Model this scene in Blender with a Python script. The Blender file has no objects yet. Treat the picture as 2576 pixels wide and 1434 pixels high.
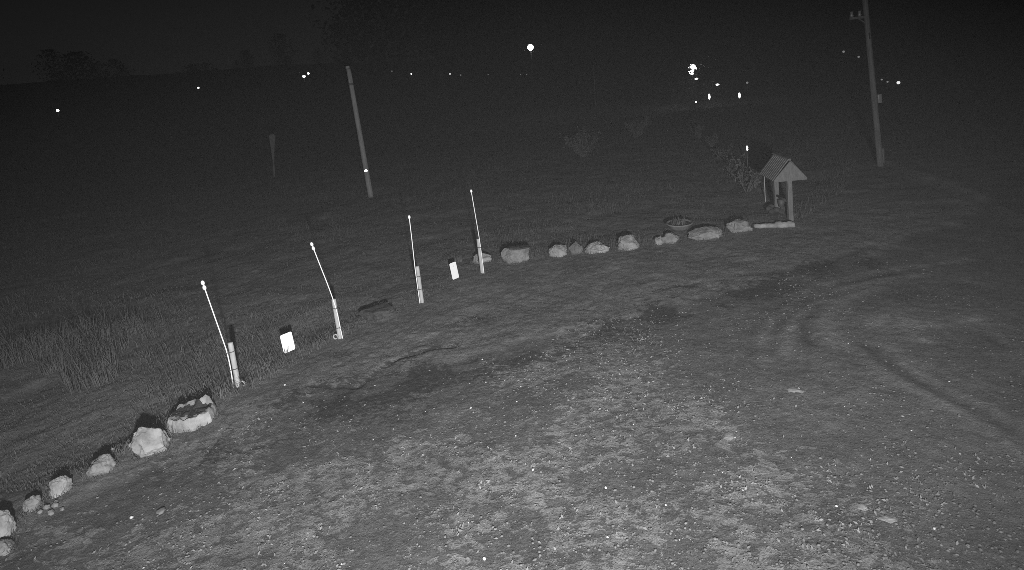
import bpy, bmesh, math, random
import numpy as np
from mathutils import Vector, Matrix, noise as mnoise
R = math.radians
sc = bpy.context.scene
col = sc.collection

# ------------------------------------------------------------------ camera
cd = bpy.data.cameras.new('camera'); cam = bpy.data.objects.new('camera', cd); col.objects.link(cam)
cd.sensor_fit = 'HORIZONTAL'; cd.sensor_width = 36.0; cd.lens = 36.0 * 1405 / 2576
cd.shift_y = -325 / 2576.0
cd.clip_start = 0.02; cd.clip_end = 2000
CAMP = Vector((0, 0, 4.0))
cam.matrix_world = Matrix.Translation(CAMP) @ Matrix.Rotation(R(90 - 8), 4, 'X') @ Matrix.Rotation(R(-6.3), 4, 'Z')
sc.camera = cam

# ------------------------------------------------------------------ night sky (sun just below the horizon)
w = bpy.data.worlds.new('World'); sc.world = w; w.use_nodes = True
nt = w.node_tree; nt.nodes.clear()
sky = nt.nodes.new('ShaderNodeTexSky'); sky.sky_type = 'NISHITA'; sky.sun_disc = False
sky.sun_elevation = R(-1.5); sky.sun_rotation = R(-75); sky.altitude = 100
bw = nt.nodes.new('ShaderNodeRGBToBW'); bg = nt.nodes.new('ShaderNodeBackground'); ow = nt.nodes.new('ShaderNodeOutputWorld')
bg.inputs['Strength'].default_value = 0.02
nt.links.new(sky.outputs[0], bw.inputs[0]); nt.links.new(bw.outputs[0], bg.inputs['Color']); nt.links.new(bg.outputs[0], ow.inputs['Surface'])

# ------------------------------------------------------------------ the infrared lamp mounted beside the security camera
LAMPP = Vector((0.52, -1.4, 3.36))
ld = bpy.data.lights.new('infrared_lamp', 'SPOT'); lamp = bpy.data.objects.new('infrared_lamp', ld); col.objects.link(lamp)
ld.energy = 7300; ld.spot_size = R(66); ld.spot_blend = 1.0; ld.shadow_soft_size = 0.10
lamp.location = LAMPP
AIM = Vector((-1.0, 13.5, 0.0))
lamp.rotation_euler = (AIM - LAMPP).to_track_quat('-Z', 'Y').to_euler(); lamp.scale = (2.1, 1.0, 1.0)   # wide, flat beam

sc.view_settings.view_transform = 'Standard'; sc.view_settings.look = 'None'
sc.view_settings.exposure = 0.0; sc.view_settings.gamma = 1.0; sc.view_settings.use_curve_mapping = False
sc.render.engine = 'CYCLES'
sc.cycles.use_denoising = False
sc.cycles.max_bounces = 4; sc.cycles.diffuse_bounces = 2; sc.cycles.volume_bounces = 0
sc.cycles.use_adaptive_sampling = False
sc.cycles.filter_width = 0.75

# ------------------------------------------------------------------ helpers
rng = np.random.default_rng(7); random.seed(7)

def prop(o, label=None, cat=None, group=None, kind=None):
    if label: o['label'] = label
    if cat: o['category'] = cat
    if group: o['group'] = group
    if kind: o['kind'] = kind
    return o

def empty(name, loc, rz=0.0, **k):
    o = bpy.data.objects.new(name, None); col.objects.link(o)
    o.location = loc; o.rotation_euler = (0, 0, rz); o.empty_display_size = 0.1
    return prop(o, **k)

def obj_bm(name, bm, mat, parent=None, smooth=True, **k):
    me = bpy.data.meshes.new(name); bm.to_mesh(me); bm.free()
    return obj_me(name, me, mat, parent, smooth, **k)

def obj_me(name, me, mat, parent=None, smooth=True, **k):
    if smooth:
        me.polygons.foreach_set('use_smooth', [True] * len(me.polygons))
    me.materials.append(mat)
    o = bpy.data.objects.new(name, me); col.objects.link(o)
    if parent: o.parent = parent
    return prop(o, **k)

def obj_raw(name, V, F, mat, parent=None, smooth=False, **k):
    me = bpy.data.meshes.new(name); V = np.asarray(V, np.float32); F = np.asarray(F, np.int32)
    n = F.shape[1]
    me.vertices.add(len(V)); me.vertices.foreach_set('co', V.ravel())
    me.loops.add(F.size); me.loops.foreach_set('vertex_index', F.ravel())
    me.polygons.add(len(F)); me.polygons.foreach_set('loop_start', np.arange(0, F.size, n, dtype=np.int32))
    me.polygons.foreach_set('loop_total', np.full(len(F), n, np.int32))
    me.update(calc_edges=True); me.validate()
    return obj_me(name, me, mat, parent, smooth, **k)

def ring_tube(bm, pts, rad, seg=10, caps=True):
    """tapered tube along points"""
    rings = []
    pts = [Vector(p) for p in pts]
    for i, p in enumerate(pts):
        a = pts[max(0, i - 1)]; b = pts[min(len(pts) - 1, i + 1)]
        d = (b - a).normalized(); u = d.cross(Vector((0.13, 0.97, 0.2)))
        if u.length < 1e-3: u = d.cross(Vector((1, 0, 0)))
        u.normalize(); v = d.cross(u)
        r = rad[i] if hasattr(rad, '__len__') else rad
        rings.append([bm.verts.new(p + (u * math.cos(t) + v * math.sin(t)) * r) for t in [2 * math.pi * k / seg for k in range(seg)]])
    for A, B in zip(rings[:-1], rings[1:]):
        for k in range(seg):
            bm.faces.new((A[k], A[(k + 1) % seg], B[(k + 1) % seg], B[k]))
    if caps:
        bm.faces.new(rings[0][::-1]); bm.faces.new(rings[-1])

def box(bm, c, s, rot=None, bevel=0.0):
    m = Matrix.Translation(Vector(c))
    if rot is not None: m = m @ rot
    g = bmesh.ops.create_cube(bm, size=1.0, matrix=m @ Matrix.Diagonal((*s, 1.0)))
    if bevel:
        es = list({e for v in g['verts'] for e in v.link_edges})
        bmesh.ops.bevel(bm, geom=es, offset=bevel, segments=2, affect='EDGES', profile=0.6)

# value noise in numpy
def _hash(ix, iy, s):
    h = (ix.astype(np.int64) * 374761393 + iy.astype(np.int64) * 668265263 + s * 1442695041) & 0xFFFFFFFF
    h = ((h ^ (h >> 13)) * 1274126177) & 0xFFFFFFFF
    return ((h ^ (h >> 16)) & 0xFFFFFF) / float(0xFFFFFF)
def vnoise(x, y, s=0):
    x0 = np.floor(x); y0 = np.floor(y); fx = x - x0; fy = y - y0
    fx = fx * fx * (3 - 2 * fx); fy = fy * fy * (3 - 2 * fy)
    a = _hash(x0, y0, s); b = _hash(x0 + 1, y0, s); c = _hash(x0, y0 + 1, s); d = _hash(x0 + 1, y0 + 1, s)
    return (a + (b - a) * fx) * (1 - fy) + (c + (d - c) * fx) * fy
def fbm(x, y, s=0, o=4):
    t = 0; a = 0.5; n = 0
    for k in range(o):
        t = t + a * vnoise(x * 2 ** k + 17.3 * k, y * 2 ** k - 9.1 * k, s + k); n += a; a *= 0.5
    return t / n
def sst(a, b, x):
    t = np.clip((x - a) / (b - a), 0, 1); return t * t * (3 - 2 * t)
def pdist(x, y, P):
    d = np.full(np.shape(x), 1e9)
    for (ax, ay), (bx, by) in zip(P[:-1], P[1:]):
        vx, vy = bx - ax, by - ay; L = vx * vx + vy * vy
        t = np.clip(((x - ax) * vx + (y - ay) * vy) / L, 0, 1)
        d = np.minimum(d, np.hypot(x - ax - t * vx, y - ay - t * vy))
    return d

# ------------------------------------------------------------------ terrain description
EDGE_X = np.array([-40, -8, -5.2, -3.1, -2.3, -0.55, 1.7, 4.4, 6.5, 9, 14, 40.])
EDGE_Y = np.array([1.5, 3.2, 5.4, 7.35, 7.6, 7.8, 8.6, 9.5, 10.1, 11.2, 15, 30.])     # where the bank meets the gravel
ROW_X = np.array([-40, -9, -5.6, -4.6, -3.3, -2, -0.9, 0.8, 3.0, 5.0, 6.4, 9, 14, 40.])
ROW_Y = np.array([-20, 2.5, 5.3, 6.7, 8.9, 10.4, 11.8, 12.1, 12.2, 12.4, 12.6, 15, 22, 60.])   # the row of stones
PALE_T = [[(3.0, 7.01), (3.33, 7.61), (3.72, 8.12), (4.31, 8.57), (5.22, 9.0), (6.47, 9.3), (7.8, 9.35)], [(3.32, 6.99), (3.64, 7.53), (4.05, 8.03), (4.74, 8.52), (5.55, 8.82), (6.8, 8.95)],
 [(4.0, 7.03), (4.24, 7.61), (4.54, 8.03), (5.07, 8.43), (5.7, 8.62)], [(4.19, 6.98), (4.16, 6.44), (4.27, 6.02), (4.38, 5.64), (4.5, 5.21), (4.45, 4.7)],
 [(4.65, 6.87), (4.6, 6.39), (4.57, 6.07), (4.67, 5.75), (4.8, 5.3), (4.75, 4.8)], [(6.22, 7.28), (6.17, 6.97), (5.94, 6.39), (5.79, 6.01)],
 [(4.79, 7.48), (5.07, 7.64), (5.39, 7.8), (5.25, 7.36), (5.17, 6.95)], [(5.44, 7.31), (5.75, 7.23), (6.33, 7.49)]]       # tyre-smoothed pale strips
DARK_T = [[(2.94, 7.07), (3.22, 7.64), (3.63, 8.14), (4.18, 8.54), (5.1, 8.88), (6.3, 9.12)], [(3.21, 7.11), (3.49, 7.57), (3.86, 8.02), (4.47, 8.45), (5.4, 8.7)], [(3.79, 7.28), (3.99, 7.8), (4.49, 8.24)],
 [(4.18, 6.89), (4.05, 6.55)], [(4.40, 6.95), (4.38, 6.45), (4.42, 6.0), (4.55, 5.6), (4.62, 5.1)], [(3.92, 9.66), (4.81, 9.65), (5.47, 9.82), (6.13, 10.1), (6.74, 10.42)], [(5.95, 6.77), (5.99, 6.56)]]   # darker, slightly sunk ruts
SOIL = [[(2.18, 9.33), (2.68, 9.43), (3.14, 9.42)], [(3.69, 8.9), (4.02, 9.12), (4.41, 9.0)], [(-3.18, 7.46), (-2.78, 7.35), (-2.5, 7.33), (-2.34, 7.51), (-2.31, 7.69), (-2.05, 7.92), (-1.59, 8.13), (-1.17, 8.18)]]   # bare broken soil
VERGE = [(11.9, 17.5), (11.3, 14.2), (10.2, 10.9), (9.2, 8.0)]

def edge_s(x, y):      # signed distance-ish: >0 on the grassy bank
    return (y - np.interp(x, EDGE_X, EDGE_Y)) + 0.55 * (fbm(x * 1.1, y * 1.1, 31, 4) - 0.5) + 0.25 * (fbm(x * 5, y * 5, 37, 2) - 0.5)
def row_s(x, y):       # >0 in the field behind the stones
    return y - np.interp(x, ROW_X, ROW_Y)

def height(x, y):
    x = np.asarray(x, float); y = np.asarray(y, float)
    d = np.hypot(x, y)
    e = edge_s(x, y); r = row_s(x, y)
    grass = sst(-0.1, 0.15, e); field = sst(0.1, 1.2, r)
    z = 0.05 * (fbm(x * .55, y * .55, 3, 3) - .5)
    z = z + (0.034 * (1 - grass) + 0.05 * grass) * (fbm(x * 3.2, y * 3.2, 11, 4) - .5)
    z = z + 0.030 * grass * (1 - sst(0.3, 2.0, e)) - 0.015
    near = 1 - sst(14, 26, d)
    z = z + near * (0.016 + 0.012 * grass) * (fbm(x * 13, y * 13, 19, 3) - .5)
    z = z - 0.05 * field * sst(0.0, 1.5, r) * (1 - sst(3, 8, r))
    z = z + 0.12 * field * (fbm(x * .9, y * .9, 23, 3) - .5)
    nr = (x > 1.5) & (x < 8) & (y > 4) & (y < 12)
    if nr.any():
        xn, yn = x[nr], y[nr]; dz = 0
        for P in DARK_T: dz = dz - .016 * np.exp(-(pdist(xn, yn, P) / .10) ** 2)
        for P in PALE_T: dz = dz + .008 * np.exp(-(pdist(xn, yn, P) / .10) ** 2)
        z = z.copy(); z[nr] = z[nr] + dz
    z = z - 0.03 * np.exp(-(pdist(x, y, SOIL[2]) / .06) ** 2)
    z = z + 0.04 * np.exp(-(pdist(x, y, VERGE) / .25) ** 2)
    # distant rise
    z = z + 14 * sst(72, 170, d) * (0.72 + 0.28 * np.clip(-x / 60, -1, 1)) + sst(30, 70, d) * 1.6 * (fbm(x * .03, y * .03, 41, 3) - .5)
    return z
def hz(x, y): return float(height(np.array([x]), np.array([y]))[0])

# ------------------------------------------------------------------ materials
def mat(name, c=0.3, rough=0.9, metal=0.0, spec=0.3, var=0.0, vscale=8.0, bump=0.0, bscale=40.0, c2=None, stretch=None, emit=None):
    m = bpy.data.materials.new(name); m.use_nodes = True
    n = m.node_tree.nodes; l = m.node_tree.links; b = n['Principled BSDF']
    b.inputs['Roughness'].default_value = rough; b.inputs['Metallic'].default_value = metal
    b.inputs['Specular IOR Level'].default_value = spec
    b.inputs['Base Color'].default_value = (c, c, c, 1)
    if emit:
        b.inputs['Emission Color'].default_value = (1, 1, 1, 1); b.inputs['Emission Strength'].default_value = emit
    tc = n.new('ShaderNodeTexCoord'); src = tc.outputs['Object']
    if stretch:
        mp = n.new('ShaderNodeMapping'); mp.inputs['Scale'].default_value = stretch; l.new(src, mp.inputs[0]); src = mp.outputs[0]
    if var or c2 is not None:
        t = n.new('ShaderNodeTexNoise'); t.inputs['Scale'].default_value = vscale; t.inputs['Detail'].default_value = 6; t.inputs['Roughness'].default_value = .65
        l.new(src, t.inputs['Vector'])
        r = n.new('ShaderNodeValToRGB')
        lo = c * (1 - var) if c2 is None else c2; hi = c * (1 + var) if c2 is None else c
        r.color_ramp.elements[0].position = .33; r.color_ramp.elements[1].position = .67
        r.color_ramp.elements[0].color = (lo, lo, lo, 1); r.color_ramp.elements[1].color = (hi, hi, hi, 1)
        l.new(t.outputs['Fac'], r.inputs[0]); l.new(r.outputs[0], b.inputs['Base Color'])
    if bump:
        t2 = n.new('ShaderNodeTexNoise'); t2.inputs['Scale'].default_value = bscale; t2.inputs['Detail'].default_value = 5
        l.new(src, t2.inputs['Vector'])
        bp = n.new('ShaderNodeBump'); bp.inputs['Strength'].default_value = 1.0; bp.inputs['Distance'].default_value = bump
        l.new(t2.outputs['Fac'], bp.inputs['Height']); l.new(bp.outputs[0], b.inputs['Normal'])
    return m

def ground_material():
    m = bpy.data.materials.new('gravel_and_turf'); m.use_nodes = True
    n = m.node_tree.nodes; l = m.node_tree.links; b = n['Principled BSDF']
    b.inputs['Roughness'].default_value = 0.95; b.inputs['Specular IOR Level'].default_value = 0.15
    tc = n.new('ShaderNodeTexCoord')
    def att(a):
        q = n.new('ShaderNodeAttribute'); q.attribute_name = a; return q.outputs['Fac']
    def noise(s, det=5, ro=.6, dist=0.0):
        t = n.new('ShaderNodeTexNoise'); t.inputs['Scale'].default_value = s; t.inputs['Detail'].default_value = det
        t.inputs['Roughness'].default_value = ro; t.inputs['Distortion'].default_value = dist; l.new(tc.outputs['Object'], t.inputs['Vector']); return t.outputs['Fac']
    def ramp(i, a, bb):
        r = n.new('ShaderNodeMapRange'); r.interpolation_type = 'SMOOTHSTEP'; r.inputs[1].default_value = a; r.inputs[2].default_value = bb; l.new(i, r.inputs[0]); return r.outputs[0]
    def math_(op, a, bb=None, clamp=False):
        q = n.new('ShaderNodeMath'); q.operation = op; q.use_clamp = clamp
        for k, v in enumerate((a, bb)):
            if v is None: continue
            if isinstance(v, (int, float)): q.inputs[k].default_value = v
            else: l.new(v, q.inputs[k])
        return q.outputs[0]
    def mixv(f, a, bb):
        q = n.new('ShaderNodeMix'); q.data_type = 'FLOAT'
        for k, v in ((0, f), (2, a), (3, bb)):
            if isinstance(v, (int, float)): q.inputs[k].default_value = v
            else: l.new(v, q.inputs[k])
        return q.outputs[0]
    grass, pale, dark, track = att('grass'), att('pale'), att('dark'), att('track')
    fine = noise(55, 4, .7); mid = noise(9, 5, .65); clump = noise(24, 4, .6, .4); big = noise(1.3, 4, .55)
    # gravel: compacted dirt, with pale bits of stone and litter
    grav = mixv(ramp(mid, .3, .7), .11, .165)
    grav = mixv(ramp(fine, .56, .72), grav, .24)
    mp = n.new('ShaderNodeMapping'); mp.inputs['Rotation'].default_value = (0, 0, R(-17)); mp.inputs['Scale'].default_value = (.58, 1.0, 1.0); l.new(tc.outputs['Object'], mp.inputs[0])
    def snoise(s_, det, ro, dist):
        t_ = n.new('ShaderNodeTexNoise'); t_.inputs['Scale'].default_value = s_; t_.inputs['Detail'].default_value = det; t_.inputs['Roughness'].default_value = ro; t_.inputs['Distortion'].default_value = dist
        l.new(mp.outputs[0], t_.inputs['Vector']); return t_.outputs['Fac']
    clod = snoise(11.5, 8, .74, .35)
    th = math_('ADD', math_('MULTIPLY', clod, 1.6), math_('MULTIPLY', pale, .27))
    palem = ramp(th, .955, 1.06)
    gap = math_('MULTIPLY', ramp(th, .86, .94), math_('SUBTRACT', 1.0, ramp(th, .96, 1.0)))
    grav = mixv(math_('MULTIPLY', ramp(math_('SUBTRACT', noise(19, 5, .65, .4), math_('MULTIPLY', track, .15)), .54, .66), .45), grav, .06)
    grav = mixv(math_('MULTIPLY', gap, .3), grav, .06)
    grav = mixv(math_('MULTIPLY', palem, mixv(ramp(noise(4.5, 4, .6), .35, .65), .55, .95)), grav, mixv(ramp(fine, .35, .65), .21, .35))
    vor = n.new('ShaderNodeTexVoronoi'); vor.inputs['Scale'].default_value = 34; l.new(tc.outputs['Object'], vor.inputs['Vector'])
    chip = math_('MULTIPLY', math_('LESS_THAN', vor.outputs['Distance'], .22), ramp(noise(17, 2), .55, .62))
    grav = mixv(math_('MULTIPLY', chip, .8), grav, .36)
    # turf
    tur = mixv(ramp(mid, .3, .72), .17, .25)
    tur = mixv(ramp(fine, .45, .7), tur, .31)
    tur = mixv(ramp(big, .5, .75), tur, .27)
    base = mixv(grass, grav, tur)
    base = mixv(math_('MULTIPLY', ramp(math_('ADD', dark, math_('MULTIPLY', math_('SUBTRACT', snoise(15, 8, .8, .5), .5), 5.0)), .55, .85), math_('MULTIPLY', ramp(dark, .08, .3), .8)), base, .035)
    base = math_('MULTIPLY', base, math_('ADD', 1.0, math_('MULTIPLY', track, 1.05)))
    base = math_('MULTIPLY', base, mixv(ramp(big, .3, .7), .85, 1.15))
    base = math_('MULTIPLY', base, .62)
    cc = n.new('ShaderNodeCombineColor')
    for k in range(3): l.new(base, cc.inputs[k])
    l.new(cc.outputs[0], b.inputs['Base Color'])
    hgt = math_('ADD', math_('MULTIPLY', fine, .5), math_('ADD', clump, math_('MULTIPLY', palem, .35)))
    bp = n.new('ShaderNodeBump'); bp.inputs['Strength'].default_value = .9; bp.inputs['Distance'].default_value = .018
    l.new(hgt, bp.inputs['Height']); l.new(bp.outputs[0], b.inputs['Normal'])
    return m

M_GROUND = ground_material()
M_ROCK = mat('pale_limestone', .27, .9, var=.42, vscale=5, bump=.012, bscale=22)
M_ROCK2 = mat('grey_fieldstone', .21, .9, var=.35, vscale=6, bump=.012, bscale=22)
M_DROCK = mat('dark_mossy_stone', .055, .95, var=.4, vscale=7, bump=.012, bscale=22)
M_MOSS = mat('dark_moss', .035, 1.0, var=.5, vscale=12, bump=.02, bscale=30)
M_PEB = mat('pebble_stone', .13, .75, var=.45, vscale=3, spec=.4)
M_WPEB = mat('white_quartz', .5, .35, spec=.6)
M_WOODP = mat('pale_round_wood', .40, .75, var=.16, vscale=6, stretch=(6, 6, .8), bump=.002, bscale=30)
M_ROD = mat('white_fibreglass', .88, .35, spec=.5, var=.05, vscale=4)
M_TIE = mat('dark_tie_band', .10, .6)
M_REFL = mat('retroreflective_sheet', .99, .6, metal=.1, spec=.5)
M_DISC = mat('prismatic_reflector', .95, .28, metal=1.0)
M_POLE = mat('weathered_pole_wood', .24, .9, var=.3, vscale=5, stretch=(5, 5, .5), bump=.004, bscale=30)
M_OLDW = mat('old_grey_board', .145, .85, var=.25, vscale=6, stretch=(5, 5, 1), bump=.003, bscale=30)
M_SLAT = mat('roof_slat_wood', .13, .85, var=.3, vscale=7)
M_DARKM = mat('dark_painted_metal', .09, .6, metal=.2)
M_BLACK = mat('black_paint', .02, .7)
M_POLE2 = mat('dark_creosoted_pole', .13, .9, var=.35, vscale=5, stretch=(5, 5, .5), bump=.006, bscale=25)
M_METAL = mat('galvanised_metal', .28, .5, metal=.3, var=.1)
M_GRASS = mat('dry_grass_blade', .09, .9, var=.45, vscale=2.5)
M_STRAW = mat('straw_grass', .09, .9, var=.4, vscale=3)
M_LITTER = mat('dry_leaf_litter', .19, .85, var=.35, vscale=3)
M_LEAF = mat('night_foliage', .10, .8, var=.45, vscale=3)
M_BARK = mat('bark', .12, .95, var=.3, vscale=9, bump=.005)
M_WOODS = mat('far_foliage', .06, .95, var=.4, vscale=.5)
M_CLAY = mat('planter_clay', .16, .8, var=.2, vscale=8, bump=.003)
M_BULB = mat('lit_lamp_globe', .9, .4, emit=4.0)
M_BULBD = mat('faint_lit_lamp_globe', .5, .4, emit=.13)
M_BULBM = mat('weak_lit_lamp_globe', .7, .4, emit=.8)
M_BULBX = mat('bright_lit_lamp_globe', .9, .4, emit=8.0)

# ------------------------------------------------------------------ ground: one sheet to the horizon
def axis_x():
    half = list(np.arange(0, 7.5, .03)); s = .03
    while half[-1] < 420: s *= 1.035; half.append(half[-1] + s)
    h = np.array(half); return np.concatenate([-h[:0:-1], h])
def axis_y():
    ys = [-3.0, -1.5, -.5, .3, 1.0, 1.6, 2.1, 2.5, 2.8, 3.0]
    while ys[-1] < 420:
        y = ys[-1]; ys.append(y + (max(.022, .0034 * y) if y < 15 else (.0034 * 15) * (1 + (y - 15) * .022)))
    return np.array(ys)
X, Y = np.meshgrid(axis_x(), axis_y())
Z = height(X, Y)
ny, nx = X.shape
idx = np.arange(ny * nx).reshape(ny, nx)
F = np.stack([idx[:-1, :-1], idx[:-1, 1:], idx[1:, 1:], idx[1:, :-1]], -1).reshape(-1, 4)
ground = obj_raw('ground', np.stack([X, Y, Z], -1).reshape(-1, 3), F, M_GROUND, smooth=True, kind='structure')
E_ = edge_s(X, Y)
grassm = sst(-.05, .2, E_)
palem = np.clip(.9 * sst(.36, .66, fbm(X * .75, Y * 1.1, 51, 4)) + .35 * sst(.4, .7, fbm(X * 2.6, Y * 3.2, 55, 3)) - .1, 0, 1)
palem = np.clip(palem + .22, 0, 1) * (1 - .95 * sst(1.9, 3.4, X + .35 * (Y - 5)))
palem = np.maximum(palem, 1.1 * np.exp(-(pdist(X, Y, [(2.14, 4.46), (2.24, 4.28), (2.37, 4.1)]) / .075) ** 2) * (.4 + fbm(X * 9, Y * 9, 3, 3)))
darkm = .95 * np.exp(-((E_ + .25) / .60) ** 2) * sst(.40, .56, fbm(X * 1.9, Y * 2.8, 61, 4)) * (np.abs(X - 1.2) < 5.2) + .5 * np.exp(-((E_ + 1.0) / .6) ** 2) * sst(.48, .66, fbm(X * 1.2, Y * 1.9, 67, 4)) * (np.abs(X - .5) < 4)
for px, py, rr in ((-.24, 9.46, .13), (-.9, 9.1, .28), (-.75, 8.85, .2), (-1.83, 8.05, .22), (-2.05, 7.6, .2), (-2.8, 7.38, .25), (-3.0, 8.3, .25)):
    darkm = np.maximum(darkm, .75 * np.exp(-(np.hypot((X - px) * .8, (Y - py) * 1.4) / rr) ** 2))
brk = .35 + 1.1 * fbm(X * 3, Y * 3, 95, 3)
track = np.zeros_like(X)
for P in PALE_T: track += .52 * brk * np.exp(-(pdist(X, Y, P) / .13) ** 2)
for P in DARK_T: track -= .50 * brk * np.exp(-(pdist(X, Y, P) / .12) ** 2)
track += .5 * np.exp(-(pdist(X, Y, VERGE) / .12) ** 2) - .3 * np.exp(-(np.hypot(X - 5.97, Y - 8.24) / .4) ** 2)
track += .16 * sst(2.4, 3.6, X) * (1 - sst(7.2, 9.0, Y))      # compacted paler drive
track = np.clip(track, -.6, .8)
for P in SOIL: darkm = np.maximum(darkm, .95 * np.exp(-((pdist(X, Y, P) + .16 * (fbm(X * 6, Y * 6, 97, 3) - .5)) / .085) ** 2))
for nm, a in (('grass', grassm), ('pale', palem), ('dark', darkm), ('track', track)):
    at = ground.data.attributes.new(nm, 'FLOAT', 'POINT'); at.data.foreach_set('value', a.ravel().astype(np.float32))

# ------------------------------------------------------------------ rocks
FEET = []
def rock(name, x, y, sx, sy, sz, seed, label, m=M_ROCK, sub=4, rough=.16, planes=9, rz=0.0, sink=.3, flat=None, moss=None, group=None, tilt=0.0, soft=.75):
    rr = random.Random(seed); bm = bmesh.new()
    bmesh.ops.create_icosphere(bm, subdivisions=sub, radius=1.0)
    pl = []
    for _ in range(planes):
        v = Vector((rr.gauss(0, 1), rr.gauss(0, 1), rr.gauss(0, .8))).normalized(); pl.append((v, rr.uniform(.62, .85)))
    if flat: pl.append((Vector((rr.uniform(-.1, .1), rr.uniform(-.1, .1), 1)).normalized(), flat))
    off = Vector((rr.uniform(-50, 50), rr.uniform(-50, 50), rr.uniform(-50, 50)))
    for v in bm.verts:
        p = v.co.copy()
        for nrm, d in pl:
            t = p.dot(nrm)
            if t > d: p -= nrm * (t - d) * .93
        k = 1 + rough * (mnoise.fractal(p * 1.6 + off, 0.9, 2.1, 4)) + rough * .45 * mnoise.fractal(p * 5 + off, .8, 2.1, 3)
        p *= k
        v.co = p
    zs = [v.co.z for v in bm.verts]; z0 = min(zs); z1 = max(zs)
    ex = max(v.co.x for v in bm.verts) - min(v.co.x for v in bm.verts); ey = max(v.co.y for v in bm.verts) - min(v.co.y for v in bm.verts)
    mw = Matrix.Rotation(rz, 4, 'Z') @ Matrix.Rotation(tilt, 4, 'Y')
    for v in bm.verts:
        zz = (v.co.z - z0) / (z1 - z0)
        q = mw @ Vector((v.co.x * sx / ex, v.co.y * sy / ey, (zz - .5) * sz / (1 - sink)))
        q.z += sz / (1 - sink) * .5 - sz / (1 - sink) * sink
        v.co = q
    bm.normal_update()
    o = obj_bm(name, bm, m, None, smooth=True)
    try:
        o.data.set_sharp_from_angle(angle=R(32))
    except Exception: pass
    o.location = (x, y, hz(x, y)); prop(o, label, 'stone', group)
    if sx > .15 and name != 'flat_stone': FEET.append((x, y, sx, sy, rz))
    if moss:
        # turf and soil lying in the hollow on top: a low crusted patch of its own
        o2 = bmesh.new(); tree = [(v.co, v.normal) for v in o.data.vertices]
        thr, lim = moss
        keep = [p for p in o.data.polygons if p.normal.z > .55 and p.center.z > thr * sz and lim(p.center.x / sx, p.center.y / sy, off)]
        vm = {}
        for p in keep:
            vs = []
            for vi in p.vertices:
                if vi not in vm:
                    vv = o.data.vertices[vi]; bump = .012 + .014 * (mnoise.noise(vv.co * 25 + off) + .5)
                    vm[vi] = o2.verts.new(vv.co + vv.normal * bump)
                vs.append(vm[vi])
            o2.faces.new(vs)
        # skirt
        bnd = [e for e in o2.edges if e.is_boundary]
        r_ = bmesh.ops.extrude_edge_only(o2, edges=bnd)
        for g in r_['geom']:
            if isinstance(g, bmesh.types.BMVert): g.co.z -= .05
        c = obj_bm('moss_patch', o2, M_MOSS, o, smooth=True)
    return o

FEET = [(-4.53, 6.84, .55, .52, 0)]
def mesa(x, y, w, d, h, label):
    """flat-topped boulder: broken vertical wall, sunk mossy top, raised ridge along the rear"""
    bm = bmesh.new(); nA, off = 96, Vector((3.1, 7.7, 1.3)); rings = []
    prof = [(1.0, -.08), (1.03, .03), (1.035, .10), (1.02, .17), (1.0, .22), (.985, .25), (.955, .265), (.90, .262), (.82, .25), (.70, .24), (.56, .235), (.40, .235), (.22, .235), (.08, .235)]
    SD = [(-100, .93), (-48, .97), (5, .95), (62, .9), (128, .96), (190, .93)]
    def rad(a): return min(min(q_ / max(.2, math.cos(a - R(b_))) for b_, q_ in SD), 1.12) + .05 * mnoise.noise(Vector((math.cos(a) * 1.3, math.sin(a) * 1.3, 2)) + off) + .03 * mnoise.noise(Vector((math.cos(a) * 4, math.sin(a) * 4, 5)) + off)
    for k, (r_, z_) in enumerate(prof):
        R_ = []
        for i in range(nA):
            a = 2 * math.pi * i / nA; q = r_ * rad(a); px_, py_ = q * math.cos(a) * w / 2, q * math.sin(a) * d / 2
            u, v_ = px_ / w, py_ / d
            top = h / .26 * (.90 + .22 * mnoise.noise(Vector((math.cos(a) * 1.6, math.sin(a) * 1.6, 9)) + off))
            zz = z_ * top if z_ > 0 else z_
            nn = mnoise.fractal(Vector((px_ * 9, py_ * 9, zz * 9)) + off, .9, 2.1, 4)
            ridge = .085 * math.exp(-((v_ - .30 + .10 * mnoise.noise(Vector((u * 6, 0, 0)))) / .085) ** 2) * (0.85 + .5 * mnoise.noise(Vector((u * 6, 3, 1)))) * max(0, 1 - (abs(u - .06) / .34) ** 3)
            if r_ < .97: zz += max(0, ridge) + .018 * nn
            else: px_ += .012 * nn * math.cos(a); py_ += .012 * nn * math.sin(a)
            if k > 2 and r_ > .8: zz += .02 * nn
            R_.append(bm.verts.new((px_, py_, zz)))
        rings.append(R_)
    for A, B in zip(rings[:-1], rings[1:]):
        for i in range(nA): bm.faces.new((A[i], A[(i + 1) % nA], B[(i + 1) % nA], B[i]))
    bm.faces.new(rings[-1]); bm.normal_update()
    o = obj_bm('boulder', bm, M_ROCK); o.location = (x, y, hz(x, y)); o.rotation_euler = (0, 0, .1)
    try: o.data.set_sharp_from_angle(angle=R(34))
    except Exception: pass
    prop(o, label, 'stone')
    o2 = bmesh.new(); vm = {}
    for p in o.data.polygons:
        u, v_ = p.center.x / w, p.center.y / d
        if p.normal.z > .45 and math.hypot(u, v_) < .44 and -.30 + .10 * mnoise.noise(Vector((u * 7, v_ * 7, 4))) + .16 * max(0, -u) < v_ < .20 + .05 * mnoise.noise(Vector((u * 9, 1, 4))) and mnoise.noise(Vector((u * 8, v_ * 8, 8))) > -.42 - .5 * u:
            vs = []
            for vi in p.vertices:
                if vi not in vm:
                    vv = o.data.vertices[vi]; vm[vi] = o2.verts.new(vv.co + vv.normal * (.008 + .01 * (mnoise.noise(vv.co * 30) + .5)))
                vs.append(vm[vi])
            o2.faces.new(vs)
    obj_bm('moss_patch', o2, M_MOSS, o)
    return o
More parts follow.
